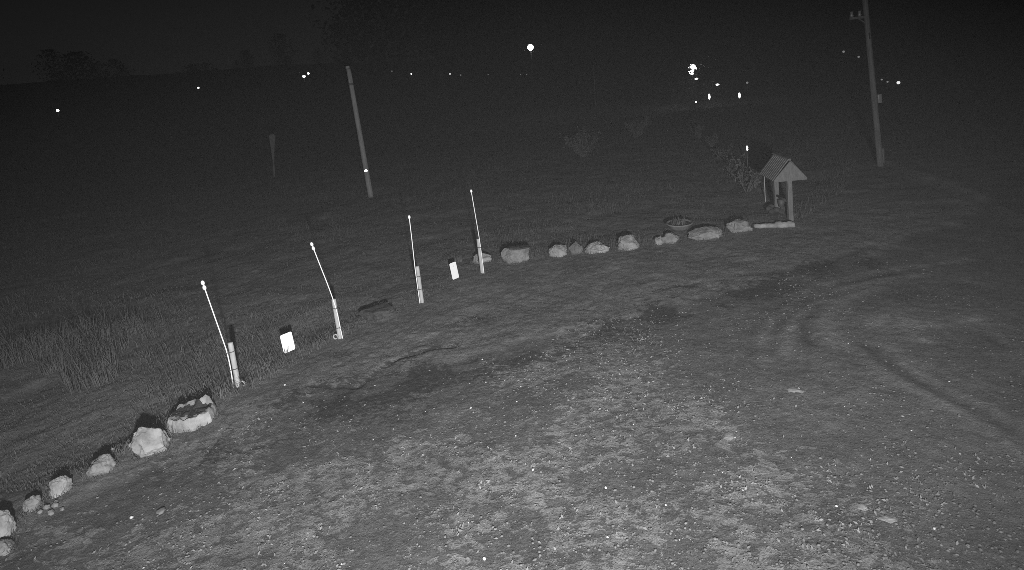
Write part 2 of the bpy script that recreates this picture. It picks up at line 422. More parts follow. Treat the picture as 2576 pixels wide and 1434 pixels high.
mesa(-4.53, 6.84, .52, .52, .17, 'large flat-topped pale boulder with dark mossy top and raised rear ridge')
rock('boulder', -4.72, 6.28, .34, .30, .36, 12, 'pointed pale boulder with jagged crest beside the large flat-topped boulder', sub=5, rz=.6, planes=18, sink=.25, rough=.15, tilt=-.45)
rock('stone', -5.13, 5.98, .28, .22, .19, 21, 'weathered grey-white stone half sunk in dirt next to the pointed boulder', M_ROCK2, 5, .17, 14, .4)
rock('stone', -5.37, 5.68, .23, .18, .18, 33, 'blocky pale stone with squared top between two weathered stones', M_ROCK, 5, .17, 8, .3)
rock('stone', -5.47, 5.43, .17, .16, .15, 41, 'small grey stone beside a heap of broken stone bits', M_ROCK2, 4, .2, 8)
rock('stone', -5.55, 5.16, .31, .26, .25, 52, 'rounded pale stone beyond the broken bits at the end of the row', M_ROCK, 5, .14, 6)
rock('stone', -5.36, 4.93, .22, .18, .11, 63, 'low pale stone lying against the rounded stone at the row end', M_ROCK2, 4, .2, 8)
for i, (x, y, s) in enumerate(((-5.31, 5.42, .06), (-5.25, 5.46, .055), (-5.22, 5.36, .055), (-5.15, 5.42, .04), (-5.33, 5.36, .04), (-5.28, 5.50, .045))):
    rock('stone_fragment', x, y, s * 1.2, s, s * .8, 70 + i, 'small broken stone bit heaped beside the small grey stone', M_ROCK2, 3, .2, 6, group='broken stone bits')
rock('stone', -2.72, 9.68, .66, .45, .17, 81, 'flat dark mossy stone sunk in turf between two marker posts', M_DROCK, 5, .2, 8, .2, flat=.5, sink=.35)
def hollow(u, v, off): return abs(u - .1) < .32 and v > -.16
rock('stone', -.93, 12.05, .44, .3, .20, 91, 'low pale stone directly behind a marker post', M_ROCK, 4, .2, 9)
rock('stone', -.13, 11.92, .66, .42, .30, 95, 'blocky grey stone with dark hollow along its top', M_ROCK2, 5, .12, 7, .03, flat=.5, moss=(.6, hollow))
rock('stone', .80, 11.98, .44, .34, .25, 104, 'pale cracked stone beside the dark upright stone', M_ROCK, 4, .25, 9, .3)
rock('stone', 1.17, 12.0, .32, .28, .27, 112, 'dull dark upright stone wedged between two paler stones', mat('dull_stone', .13, .9, var=.35, vscale=6, bump=.012, bscale=22), 4, .2, 9)
rock('stone', 1.66, 11.98, .56, .38, .23, 127, 'pale domed stone between the dull upright stone and the tall rounded one', M_ROCK, 5, .2, 8, .2)
rock('stone', 2.33, 11.94, .50, .38, .31, 133, 'tall rounded pale stone standing alone in the row', M_ROCK, 5, .14, 8)
rock('stone', 3.05, 12.0, .22, .2, .17, 143, 'little pointed stone leaning on a low humped stone', M_ROCK, 4, .2, 8)
rock('stone', 3.32, 12.02, .42, .3, .21, 152, 'low humped stone in front of the planter bowl', M_ROCK2, 4, .16, 7)
rock('stone', 4.10, 12.05, .82, .45, .24, 163, 'long low pale stone with layered sloping face', M_ROCK2, 5, .14, 7, .15)
rock('stone', 4.92, 12.25, .56, .42, .27, 171, 'weed-covered grey stone next to the pale log', M_ROCK2, 4, .3, 9)
for (x, y, s, sd) in ((3.03, 6.12, .16, 201), (1.96, 5.47, .12, 202), (2.69, 4.35, .09, 203), (2.81, 4.2, .13, 204)):
    rock('flat_stone', x, y, s * 1.3, s, .016, sd, {201: 'broad flat pale stone lying alone farther up the gravel', 202: 'middling flat pale stone on the open gravel away from the others', 203: 'smallest flat pale stone just behind another flat stone', 204: 'flat pale stone with a smaller flat one just behind it'}[sd], M_LITTER, 4, .30, 9, sd, sink=.6, group='flat stones on the gravel')
for (x, y, s, sd) in ((-4.27, 5.2, .045, 211), (-.61, 4.24, .04, 213), (-3.58, 7.49, .04, 214), (2.49, 4.38, .03, 216), (-.14, 5.25, .03, 217), (1.05, 4.6, .03, 218), (.55, 4.9, .03, 219), (3.1, 4.05, .03, 220)):
    rock('white_pebble', x, y, s * .8, s * .65, s * .5, sd, 'single bright white pebble on bare gravel', M_WPEB, 3, .12, 5, sd, group='bright white pebbles')
rock('stone', -4.0, 5.25, .09, .07, .035, 221, 'fist-sized dull stone in bare dirt beside a white pebble', M_PEB, 3, .2, 7)
rock('white_pebble', -5.28, 6.36, .07, .06, .06, 222, 'whitish cobble in the shadow behind the weathered stones', M_ROCK, 3, .12, 6)

# pale split log in two lengths
lg = bmesh.new()
def logpiece(x0, y0, x1, y1, r, sd):
    bm = bmesh.new(); n = 14; pts = []; rad = []
    for i in range(n + 1):
        t = i / n; x = x0 + (x1 - x0) * t; y = y0 + (y1 - y0) * t
        pts.append((x, y, hz(x, y) + r * .75 + .012 * mnoise.noise(Vector((t * 5, sd, 0))))); rad.append(r * (1 + .18 * mnoise.noise(Vector((t * 6, 0, sd)))) * (.75 if i in (0, n) else 1))
    ring_tube(bm, pts, rad, 12); return bm
lg.free()
obj_bm('log', logpiece(5.33, 12.38, 5.80, 12.22, .055, 1), M_ROCK, label='thin pale log length leading from the weed-covered stone', cat='log')
obj_bm('log', logpiece(5.77, 12.25, 6.14, 12.10, .075, 4), M_ROCK, label='thicker pale log end in front of the roofed shelter', cat='log')

# ------------------------------------------------------------------ marker posts
def marker(px, py, ph, rod, beads, foot, ties, label):
    z = hz(px, py)
    t = empty('marker_post', (px, py, z), label=label, cat='marker post', group='marker posts along the bank')
    bm = bmesh.new(); n = 9; r = .036
    ring_tube(bm, [(0.004 * mnoise.noise(Vector((k, px, 0))), 0, -.15 + (ph + .15) * k / n) for k in range(n + 1)] + [(0, 0, ph + .008)], [r * (1 + .05 * mnoise.noise(Vector((k * .8, px, 3)))) for k in range(n + 1)] + [r * .8], 14)
    obj_bm('wooden_post', bm, M_WOODP, t)
    bm = bmesh.new(); pts = [(q[0] - px, q[1] - py, q[2]) for q in rod]
    # smooth the polyline
    P = []
    for a, b, c_, d in zip([pts[0]] + pts[:-2], pts[:-1], pts[1:], pts[2:] + [pts[-1]]):
        for s in range(8):
            u = s / 8
            P.append(tuple(.5 * (2 * b[k] + (c_[k] - a[k]) * u + (2 * a[k] - 5 * b[k] + 4 * c_[k] - d[k]) * u * u + (3 * b[k] - a[k] - 3 * c_[k] + d[k]) * u ** 3) for k in range(3)))
    P.append(pts[-1])
    ring_tube(bm, P, .0085, 10)
    rd = obj_bm('rod', bm, M_ROD, t)
    tip = Vector(P[-1]); ax = (Vector(P[-1]) - Vector(P[-6])).normalized()
    for b in beads:
        bm = bmesh.new(); bmesh.ops.create_uvsphere(bm, u_segments=16, v_segments=10, radius=1.0)
        m = Matrix.Translation(tip + ax * b) @ ax.to_track_quat('Z', 'Y').to_matrix().to_4x4() @ Matrix.Diagonal((.025, .025, .036, 1))
        bm.transform(m); obj_bm('reflector', bm, M_REFL, t)
    for tz in ties:
        bm = bmesh.new(); ring_tube(bm, [(0, 0, tz - .007), (0, 0, tz + .007)], r * 1.08, 16)
        # loop round the rod too
        k = min(P, key=lambda q: abs(q[2] - tz)); ring_tube(bm, [(k[0], k[1], tz - .007), (k[0], k[1], tz + .007)], .0135, 10)
        obj_bm('tie_band', bm, M_TIE, t)
    if foot is not None:
        bm = bmesh.new(); n = 18
        ring_tube(bm, [(foot[0] + .034 * math.cos(a), foot[1], .045 + .040 * math.sin(a)) for a in [2 * math.pi * k / n for k in range(n + 1)]], .012, 8, caps=False)
        obj_bm('base_ring', bm, M_WOODP, t)
    return t
marker(-4.323, 7.643, .68, [(-4.385, 7.615, -.1), (-4.375, 7.61, .1), (-4.366, 7.605, .35), (-4.370, 7.60, .56), (-4.392, 7.60, .74), (-4.45, 7.60, 1.14), (-4.510, 7.60, 1.555)], (.0, .072), (.07, -.01), (.29, .555), 'marker post with two-bead rod leaning away, nearest the large flat-topped boulder')
marker(-3.208, 8.908, .69, [(-3.155, 8.90, -.1), (-3.160, 8.875, .15), (-3.170, 8.865, .45), (-3.190, 8.86, .64), (-3.245, 8.86, .95), (-3.315, 8.86, 1.28), (-3.385, 8.86, 1.61)], (.0, .072), (-.065, -.01), (.20, .545), 'marker post with two-bead rod leaning away, beside the flat dark mossy stone')
marker(-1.988, 10.082, .705, [(-2.028, 10.06, -.1), (-2.028, 10.05, .2), (-2.027, 10.045, .5), (-2.025, 10.045, .75), (-2.012, 10.045, 1.2), (-2.003, 10.045, 1.66)], (.01,), None, (.27, .52), 'marker post with upright single-bead rod on the turf, a white plate behind it')
marker(-.896, 11.341, .73, [(-.858, 11.32, -.1), (-.858, 11.305, .2), (-.862, 11.30, .5), (-.868, 11.30, .78), (-.892, 11.30, 1.3), (-.914, 11.30, 1.76)], (.01,), None, (.56,), 'marker post with upright single-bead rod directly in front of a low pale stone')

def rounded_plate(w, h, t, r=.025, n=6):
    bm = bmesh.new(); vs = []
    for cx, cy, a0 in ((w / 2 - r, h / 2 - r, 0), (-w / 2 + r, h / 2 - r, 90), (-w / 2 + r, -h / 2 + r, 180), (w / 2 - r, -h / 2 + r, 270)):
        for k in range(n + 1):
            a = R(a0 + 90 * k / n); vs.append(bm.verts.new((cx + r * math.cos(a), 0, cy + r * math.sin(a))))
    f = bm.faces.new(vs)
    e = bmesh.ops.extrude_face_region(bm, geom=[f]); bmesh.ops.translate(bm, verts=[g for g in e['geom'] if isinstance(g, bmesh.types.BMVert)], vec=(0, t, 0))
    bmesh.ops.recalc_face_normals(bm, faces=bm.faces); return bm
def plate(x, y, w, h, yaw, label):
    z = hz(x, y) + .025; t = empty('reflector_plate', (x, y, z), yaw, label=label, cat='reflector', group='white reflector plates between the posts')
    p = obj_bm('plate', rounded_plate(w, h, .004), M_REFL, t, smooth=False); p.location = (0, 0, h / 2 + .02); p.rotation_euler = (R(-9), 0, 0)
    bm = bmesh.new(); box(bm, (0, .018, h * .3), (.02, .008, h * 1.1)); obj_bm('stake', bm, M_DARKM, t, smooth=False)
plate(-3.945, 8.60, .19, .30, R(44), 'white rounded rectangular reflector plate in the turf beside the leaning two-bead rods')
plate(-1.443, 11.09, .165, .34, R(42), 'narrow white rounded reflector plate in the turf close to the low pale stone')

# ------------------------------------------------------------------ poles
def face_to_lamp(p):
    h = ((CAMP - p).normalized() + (LAMPP - p).normalized()).normalized(); return h
def refl_disc(name, p, rx, rz_, parent=None, m=M_DISC, tilt=0.0):
    """shallow reflector button turned to the yard"""
    bm = bmesh.new(); bmesh.ops.create_cone(bm, cap_ends=True, segments=18, radius1=1, radius2=1, depth=1)
    nrm = face_to_lamp(Vector(p)); q = nrm.to_track_quat('Z', 'Y').to_matrix().to_4x4()
    base = parent.location if parent else Vector((0, 0, 0))
    bm.transform(Matrix.Translation(Vector(p) - base) @ q @ Matrix.Rotation(tilt, 4, 'Z') @ Matrix.Diagonal((rx, rz_, .012, 1)))
    return obj_bm(name, bm, m, parent, smooth=False)

t = empty('pole', (-5.678, 21.574, hz(-5.678, 21.574)), label='tall bare wooden pole in the dark field with a small reflector low down', cat='pole')
bm = bmesh.new(); n = 14
ring_tube(bm, [(-.14 * k / n, 0, -.2 + 5.22 * k / n) for k in range(n + 1)], [.105 - .018 * k / n + .004 * mnoise.noise(Vector((k, 0, 0))) for k in range(n + 1)], 16)
obj_bm('shaft', bm, M_POLE, t)
bm = bmesh.new(); ring_tube(bm, [(-.128, 0, 4.40), (-.129, 0, 4.48)], .096, 16); obj_bm('dark_band', bm, M_TIE, t)
bm = bmesh.new(); box(bm, (-.145, -.03, 5.08), (.14, .14, .1), bevel=.02); obj_bm('cap', bm, M_POLE, t)
refl_disc('reflector', (-5.69, 21.44, 1.03), .055, .045, t)

bx, by = 11.415, 17.07; z = hz(bx, by)
t = empty('utility_pole', (bx, by, z), label='tall leaning utility pole beside the drive with small box and bracket', cat='utility pole')
bm = bmesh.new(); n = 16; L = 7.6
def upx(h): return -.0745 * h
ring_tube(bm, [(upx(-.3 + L * k / n), 0, -.3 + L * k / n) for k in range(n + 1)], [.088 - .02 * k / n for k in range(n + 1)], 16)
obj_bm('shaft', bm, M_POLE2, t)
bm = bmesh.new(); box(bm, (upx(2.12) + .14, -.02, 2.12), (.11, .1, .27), Matrix.Rotation(-.05, 4, 'Y'), bevel=.012); obj_bm('meter_box', bm, M_METAL, t)
bm = bmesh.new(); box(bm, (upx(.38) + .085, -.02, .34), (.07, .09, .45), bevel=.012); obj_bm('conduit_cover', bm, M_POLE2, t)
bm = bmesh.new(); box(bm, (upx(4.05) - .03, -.10, 4.05), (.035, .01, .19), Matrix.Rotation(-.08, 4, 'Y'))
o = obj_bm('reflector_strip', bm, M_DISC, t, smooth=False)
bm = bmesh.new(); box(bm, (upx(4.65) - .26, -.02, 4.62), (.5, .06, .07)); ring_tube(bm, [(upx(4.4), -.02, 4.40), (upx(4.6) - .3, -.02, 4.62)], .018, 6); ob = obj_bm('bracket_arm', bm, M_POLE2, t, smooth=False)
for dx in (-.46, -.22):
    bm = bmesh.new(); ring_tube(bm, [(upx(4.65) + dx, -.02, 4.65), (upx(4.65) + dx, -.02, 4.70), (upx(4.65) + dx, -.02, 4.74), (upx(4.65) + dx, -.02, 4.82)], [.03, .06, .035, .05], 10); obj_bm('insulator', bm, M_METAL, t)

# tapered board stake and thin rod in the field
x, y = -13.139, 30.497; t = empty('paddle_stake', (x, y, hz(x, y)), .25, label='upright stake with a paddle widening towards its rounded top in the field', cat='stake')
bm = bmesh.new(); prof = [(0.0, .035), (.9, .04), (1.4, .07), (1.9, .12), (2.2, .15), (2.3, .145), (2.36, .09)]
A = [bm.verts.new((.25 * h / 2.4 + w_, 0, h)) for h, w_ in prof]; B = [bm.verts.new((.25 * h / 2.4 - w_, 0, h)) for h, w_ in prof[::-1]]
f = bm.faces.new(A + B); e = bmesh.ops.extrude_face_region(bm, geom=[f]); bmesh.ops.translate(bm, verts=[g for g in e['geom'] if isinstance(g, bmesh.types.BMVert)], vec=(0, .05, 0)); bmesh.ops.recalc_face_normals(bm, faces=bm.faces)
obj_bm('paddle', bm, M_OLDW, t, smooth=False)
bm = bmesh.new(); ring_tube(bm, [(0, .03, -.2), (.05, .03, .5), (.09, .07, 1.0)], .03, 8); obj_bm('stem', bm, M_POLE, t)
def thinrod(name, x, y, h, r, dx, label, m=M_OLDW):
    z = hz(x, y); bm = bmesh.new(); ring_tube(bm, [(dx * k / 6, 0, -.15 + (h + .15) * k / 6) for k in range(7)], [r * (1 - .05 * k) for k in range(7)], 8)
    o = obj_bm(name, bm, m); o.location = (x, y, z); return prop(o, label, 'rod')
thinrod('slim_pole', 8.588, 54.432, 4.1, .06, .2, 'very slim upright pole far out in the dark field')
thinrod('garden_stake', 6.698, 14.732, .95, .014, 0, 'thin garden stake standing between the shrub and the roofed shelter', M_WOODP)
thinrod('twig', -9.06, 22.64, .34, .012, .22, 'short pale slanting twig in the field by the tall pole', M_STRAW)

# ------------------------------------------------------------------ roofed shelter on two posts
fx, fy = 6.291, 12.567; ax = Vector((6.383 - 6.304, 13.378 - 12.518, 0)); Lr = ax.length; yaw = -math.atan2(ax.x, ax.y)
t = empty('roofed_shelter', (fx, fy, hz(fx, fy)), yaw, label='small gable roof of slats on two posts at the end of the stone row', cat='shelter')
EZ, RZ, HW = .955, 1.40, .36
for k, yy in enumerate((0.03, Lr - .03)):
    bm = bmesh.new(); box(bm, (0, yy, .5), (.105, .105, 1.1 if k == 0 else 1.0), bevel=.008); obj_bm('post', bm, M_OLDW, t, smooth=False)
for yy in (-.045, Lr + .03):   # gable boards
    bm = bmesh.new(); vs = [bm.verts.new(p) for p in ((-HW, yy, EZ), (HW, yy, EZ), (HW, yy, EZ + .05), (0, yy, RZ + .01), (-HW, yy, EZ + .05))]
    f = bm.faces.new(vs); e = bmesh.ops.extrude_face_region(bm, geom=[f]); bmesh.ops.translate(bm, verts=[g for g in e['geom'] if isinstance(g, bmesh.types.BMVert)], vec=(0, -.02, 0)); bmesh.ops.recalc_face_normals(bm, faces=bm.faces)
    obj_bm('gable_panel', bm, M_OLDW, t, smooth=False)
slope = math.atan2(RZ - EZ, HW); sl = math.hypot(HW, RZ - EZ) + .04
bm = bmesh.new(); box(bm, (0, 0, 0), (sl, .060, .022), bevel=.003); slme = bpy.data.meshes.new('roof_slat'); bm.to_mesh(slme); bm.free(); slme.materials.append(M_SLAT)
nsl = 9
for side in (-1, 1):
    for k in range(nsl):
        o = bpy.data.objects.new('roof_slat', slme); col.objects.link(o); o.parent = t
        o.location = (side * (HW / 2 + .008), -.03 + (Lr + .03) * (k + .5) / nsl, (EZ + RZ) / 2 + .045); o.rotation_euler = (0, side * slope, 0)
bm = bmesh.new(); box(bm, (0, Lr / 2, RZ + .06), (.07, Lr + .12, .025), bevel=.004); obj_bm('ridge_cap', bm, M_OLDW, t, smooth=False)
bm = bmesh.new(); ring_tube(bm, [(0, .05, .42), (0, Lr - .05, .42)], .03, 10); obj_bm('cross_bar', bm, M_DARKM, t)
bm = bmesh.new(); ring_tube(bm, [(.0, Lr * .62, .2), (0, Lr * .62, .38)], [.06, .085], 12); obj_bm('bucket', bm, M_DARKM, t)
bm = bmesh.new()
for k in range(10):
    a = k * 2 * math.pi / 10; bmesh.ops.create_icosphere(bm, subdivisions=2, radius=.085, matrix=Matrix.Translation((.17 * math.cos(a) - .02, Lr - .05 + .17 * math.sin(a), .05 + .05 * (k % 2))) @ Matrix.Diagonal((1, 1, .8, 1)))
obj_bm('stone_footing', bm, M_DROCK, t)

# planter bowl
x, y = 3.76, 12.80; t = empty('planter_bowl', (x, y, hz(x, y)), label='low wide planter bowl with dark plants behind the row of stones', cat='planter')
bm = bmesh.new(); prof = [(.16, 0), (.23, .05), (.29, .13), (.315, .15), (.315, .17), (.28, .17), (.26, .13)]
rings = [[bm.verts.new((r_ * math.cos(a), r_ * math.sin(a), h_)) for a in [2 * math.pi * k / 28 for k in range(28)]] for r_, h_ in prof]
for A, B in zip(rings[:-1], rings[1:]):
    for k in range(28): bm.faces.new((A[k], A[(k + 1) % 28], B[(k + 1) % 28], B[k]))
bm.faces.new(rings[0][::-1]); obj_bm('bowl', bm, M_CLAY, t)
bm = bmesh.new(); bmesh.ops.create_circle(bm, cap_ends=True, segments=28, radius=.27, matrix=Matrix.Translation((0, 0, .14))); obj_bm('soil', bm, M_MOSS, t)

# ------------------------------------------------------------------ leaf and blade geometry
def blades(n, xs, ys, hgt, wid, lean=.5, zoff=0.0, z=None):
    """curved three-triangle blades as arrays"""
    a = rng.uniform(0, 2 * np.pi, n); la = rng.uniform(0, 2 * np.pi, n); ln = rng.uniform(.1, 1, n) * lean * hgt
    z0 = (height(xs, ys) if z is None else z) - .01 + zoff
    dx, dy = np.cos(a) * wid / 2, np.sin(a) * wid / 2; lx, ly = np.cos(la) * ln, np.sin(la) * ln
    V = np.empty((n, 5, 3), np.float32)
    V[:, 0] = np.stack([xs - dx, ys - dy, z0], -1); V[:, 1] = np.stack([xs + dx, ys + dy, z0], -1)
    V[:, 2] = np.stack([xs + dx * .7 + lx * .35, ys + dy * .7 + ly * .35, z0 + hgt * .6], -1); V[:, 3] = np.stack([xs - dx * .7 + lx * .35, ys - dy * .7 + ly * .35, z0 + hgt * .6], -1)
    V[:, 4] = np.stack([xs + lx, ys + ly, z0 + hgt], -1)
    o = np.arange(n)[:, None] * 5
    Fq = np.concatenate([o + np.array([[0, 1, 2]]), o + np.array([[0, 2, 3]]), o + np.array([[3, 2, 4]])])
    return V.reshape(-1, 3), Fq
def merge(parts):
    V = []; F = []; k = 0
    for v, f in parts: V.append(v); F.append(f + k); k += len(v)
    return np.concatenate(V), np.concatenate(F)
def leaves(cx, cy, cz, size, n, up=0.0):
    """randomly turned four-corner leaf faces"""
    d = rng.normal(size=(n, 3)); d[:, 2] += up; d /= np.linalg.norm(d, axis=1)[:, None]
    q = rng.normal(size=(n, 3)); u = np.cross(d, q); u /= np.linalg.norm(u, axis=1)[:, None]; v = np.cross(d, u)
    s = (size * rng.uniform(.6, 1.4, n))[:, None]
    c = np.stack([cx, cy, cz], -1)
    V = np.stack([c - u * s, c - v * s * .45 + d * s * .12, c + u * s, c + v * s * .45 + d * s * .12], 1).reshape(-1, 3)
    o = np.arange(n)[:, None] * 4
    return V, np.concatenate([o + np.array([[0, 1, 2]]), o + np.array([[0, 2, 3]])])

# turf on the bank and rough grass in the field
n = 70000; xs = rng.uniform(-13, 9, n); ys = rng.uniform(4.5, 14, n); e = edge_s(xs, ys); k = (e > .05) & (row_s(xs, ys) < .3) & (fbm(xs * 2, ys * 2, 71, 3) > .42 - .1 * np.clip(e, 0, 2)) & (np.hypot(xs + 3.90, ys - 8.52) > .22) & (np.hypot(xs + 1.42, ys - 11.0) > .24); xs, ys = xs[k], ys[k]
tp = [blades(len(xs), xs, ys, rng.uniform(.015, .045, len(xs)), .008, .9)]
for fx_, fy_, fw, fd, fr in FEET:
    m_ = int(260 * (fw + .2)); a_ = rng.uniform(0, 2 * np.pi, m_); q_ = rng.uniform(.46, .66, m_); u_, v_ = fw * q_ * np.cos(a_), fd * q_ * np.sin(a_)
    tp.append(blades(m_, fx_ + u_ * math.cos(fr) - v_ * math.sin(fr), fy_ + u_ * math.sin(fr) + v_ * math.cos(fr), rng.uniform(.02, .085, m_), .008, .7))
Vt, Ft = merge(tp)
obj_raw('turf_grass', Vt, Ft, M_GRASS, label='short worn grass on the bank below the stone row', cat='grass', kind='stuff')
n = 110000; d_ = 8 + 26 * rng.random(n) ** 1.3; th = rng.uniform(R(-52), R(40), n); xs, ys = d_ * np.sin(th), d_ * np.cos(th); k = (row_s(xs, ys) > -.15) & (fbm(xs * .8, ys * .8, 73, 3) > .36) & (np.hypot(xs + 3.90, ys - 8.52) > .22); xs, ys = xs[k], ys[k]
hh = (.05 + .13 * rng.random(len(xs)) * sst(.4, .7, fbm(xs * .5, ys * .5, 77, 3)) * 1.5)
Vt, Ft = blades(len(xs), xs, ys, hh, .010, .9)
obj_raw('field_grass', Vt, Ft, M_GRASS, label='rough grass covering the dark field behind the stones', cat='grass', kind='stuff')
# litter: pale dry leaves and grass tufts lying on the gravel, in drifts
n = 90000; xs = rng.uniform(-7, 6, n); ys = 3.2 + 6.5 * rng.random(n) ** 1.2
pm = .75 * sst(.42, .66, fbm(xs * .75, ys * 1.1, 51, 4)) + .35 * sst(.5, .7, fbm(xs * 2.6, ys * 3.2, 55, 3)) - .2
k = (edge_s(xs, ys) < .1) & (rng.random(n) < np.clip(pm, 0.015, 1) * sst(.45, .62, fbm(xs * 9, ys * 9, 83, 3)) * .6) & ~((xs > 2.6) & (ys > 4.9) & (rng.random(n) < .85)); xs, ys = xs[k], ys[k]
Vt, Ft = leaves(xs, ys, height(xs, ys) + .008, .017, len(xs), up=2.2)
obj_raw('leaf_litter', Vt, Ft, M_LITTER, label='pale dry leaf bits scattered in drifts over the gravel', cat='leaf litter', kind='stuff')
# gravel
bm = bmesh.new(); bmesh.ops.create_icosphere(bm, subdivisions=1, radius=1.0); bv = np.array([v.co[:] for v in bm.verts]); bf = np.array([[v.index for v in f.verts] for f in bm.faces]); bm.free()
def pebbles(n, xs, ys, s):
    a = rng.uniform(0, 6.28, n); B = bv[None] * (1 + .35 * rng.uniform(-1, 1, (n, len(bv), 1)))
    B = B * np.stack([s * 1.25, s, s * .6], -1)[:, None, :]
    V = np.empty_like(B); V[..., 0] = B[..., 0] * np.cos(a)[:, None] - B[..., 1] * np.sin(a)[:, None] + xs[:, None]; V[..., 1] = B[..., 0] * np.sin(a)[:, None] + B[..., 1] * np.cos(a)[:, None] + ys[:, None]
    V[..., 2] = B[..., 2] + (height(xs, ys) + s * .25)[:, None]
    return V.reshape(-1, 3), (bf[None] + (np.arange(n) * len(bv))[:, None, None]).reshape(-1, 3)
n = 26000; ys = 3.2 + 6.5 * rng.random(n) ** 1.5; xs = rng.uniform(-6, 7, n); k = (edge_s(xs, ys) < 0) & (rng.random(n) < .12 + .7 * sst(.48, .68, fbm(xs * 1.1, ys * 1.5, 91, 3)) + .5 * sst(0, 3, xs) * sst(5.2, 4.2, ys)); xs, ys = xs[k], ys[k]
Vp, Fp = pebbles(len(xs), xs, ys, .005 + .010 * rng.random(len(xs)) ** 2.5)
obj_raw('gravel', Vp, Fp, M_PEB, label='loose grey gravel strewn over the drive', cat='gravel', kind='stuff')
n = 90; xs = rng.uniform(-4, 5, n); ys = 3.3 + 4.5 * rng.random(n) ** 1.6; k = edge_s(xs, ys) < -.1; xs, ys = xs[k], ys[k]
Vp, Fp = pebbles(len(xs), xs, ys, .006 + .008 * rng.random(len(xs)) ** 2)
obj_raw('quartz_chips', Vp, Fp, M_WPEB, label='tiny glinting white chips among the gravel', cat='gravel', kind='stuff')

# clumps of tall weeds
def clump(name, x, y, n, r, h0, h1, label, m=M_STRAW, group=None, wid=.012, cat='weeds'):
    a = rng.uniform(0, 6.28, n); q = r * np.sqrt(rng.random(n)); xs = x + q * np.cos(a); ys = y + q * np.sin(a); z0 = hz(x, y)
    V, F_ = blades(n, xs, ys, rng.uniform(h0, h1, n) * (1 - .4 * q / r), wid, .6)
    V = V - np.array([x, y, z0], np.float32)
    o = obj_raw(name, V, F_, m); o.location = (x, y, z0); return prop(o, label, cat, group)
for (x, y, s) in ((-9.08, 9.53, 1), (-8.7, 9.75, .9), (-8.37, 9.95, 1.1), (-7.62, 9.5, 1.0), (-6.97, 8.4, .8), (-7.61, 10.12, .8), (-9.6, 9.1, 1), (-7.3, 8.75, .9), (-8.1, 9.1, .7)):
    clump('tall_grass_clump', x, y, 240, .42 * s, .26 * s, .78 * s, 'tall pale grass clump in the field behind the boulders', group='tall grass clumps')
clump('weed_clump', -1.60, 12.35, 160, .22, .1, .32, 'leafy weed clump between the narrow plate and the low pale stone')
clump('weed_clump', 5.02, 12.42, 220, .28, .12, .36, 'weeds growing over the grey stone beside the log')
clump('weed_clump', -2.72, 9.9, 150, .22, .08, .24, 'grass tuft fringing the flat dark mossy stone')
o = clump('bowl_plant', 3.76, 12.80, 90, .2, .1, .26, 'dark low plant growing in the planter bowl', M_LEAF, wid=.02, cat='plant'); o.location.z += .13

def shrub(name, x, y, w_, h_, nb, nl, ls, label, cat='shrub', seed=1, m=M_LEAF, trunk=.02, extra=None):
    rr = random.Random(seed); z0 = hz(x, y); t = empty(name, (x, y, z0), label=label, cat=cat)
    bm = bmesh.new(); tips = []
    for b in range(nb):
        a = rr.uniform(0, 6.28); e = rr.uniform(.3, 1.0); p = Vector((rr.uniform(-.05, .05) * w_, rr.uniform(-.05, .05) * w_, -.05)); pts = [p.copy()]; d = Vector((math.cos(a) * e * .7, math.sin(a) * e * .7, 1)).normalized(); st = h_ * rr.uniform(.75, 1.1) / 6
        for s in range(6):
            d = (d + Vector((rr.gauss(0, .18), rr.gauss(0, .18), rr.gauss(0, .1)))).normalized(); p = p + d * st * (w_ / h_ * .35 + .65); pts.append(p.copy())
            if s >= 1: tips.append(p.copy())
        ring_tube(bm, pts, [trunk * (1 - k / 7.5) for k in range(7)], 6)
    obj_bm('branches' if cat == 'shrub' else 'trunk', bm, M_BARK, t)
    T = np.array([q[:] for q in tips]); k = rng.integers(0, len(T), nl); c = T[k] + rng.normal(size=(nl, 3)) * np.array([w_, w_, h_]) * .075
    if extra is not None: c = np.concatenate([c, extra - np.array([x, y, z0])]); nl = len(c)
    V, F_ = leaves(c[:, 0], c[:, 1], c[:, 2], ls, nl); obj_raw('foliage' if cat == 'shrub' else 'crown', V, F_, m, t)
    return t
for k_, (x, y, w_, h_, lab) in enumerate(((6.75, 15.9, .8, .55, 'low dark shrub tucked beside the roofed shelter and thin stake'), (7.1, 17.1, .9, .85, 'leafier shrub second along the broken row from the shelter'), (7.45, 18.7, .8, .6, 'small open shrub third along the broken row from the shelter'),
        (8.05, 21.1, .8, .55, 'sparse shrub midway along the broken row towards the lit tree'), (8.8, 24.3, .7, .6, 'thin shrub near the far end of the broken row'), (9.3, 27.3, .7, 1.0, 'upright pale shrub last in the broken row towards the lit tree'))):
    shrub('shrub', x, y, w_, h_, 7, 260, .045, lab, seed=40 + k_)
shrub('shrub', 3.25, 25.5, 1.9, 1.05, 16, 1300, .05, 'rounded pale bush alone in the middle of the field', seed=21)
shrub('shrub', 6.9, 30.4, 1.5, .9, 12, 1200, .05, 'small low bush farther out in the field', seed=25)

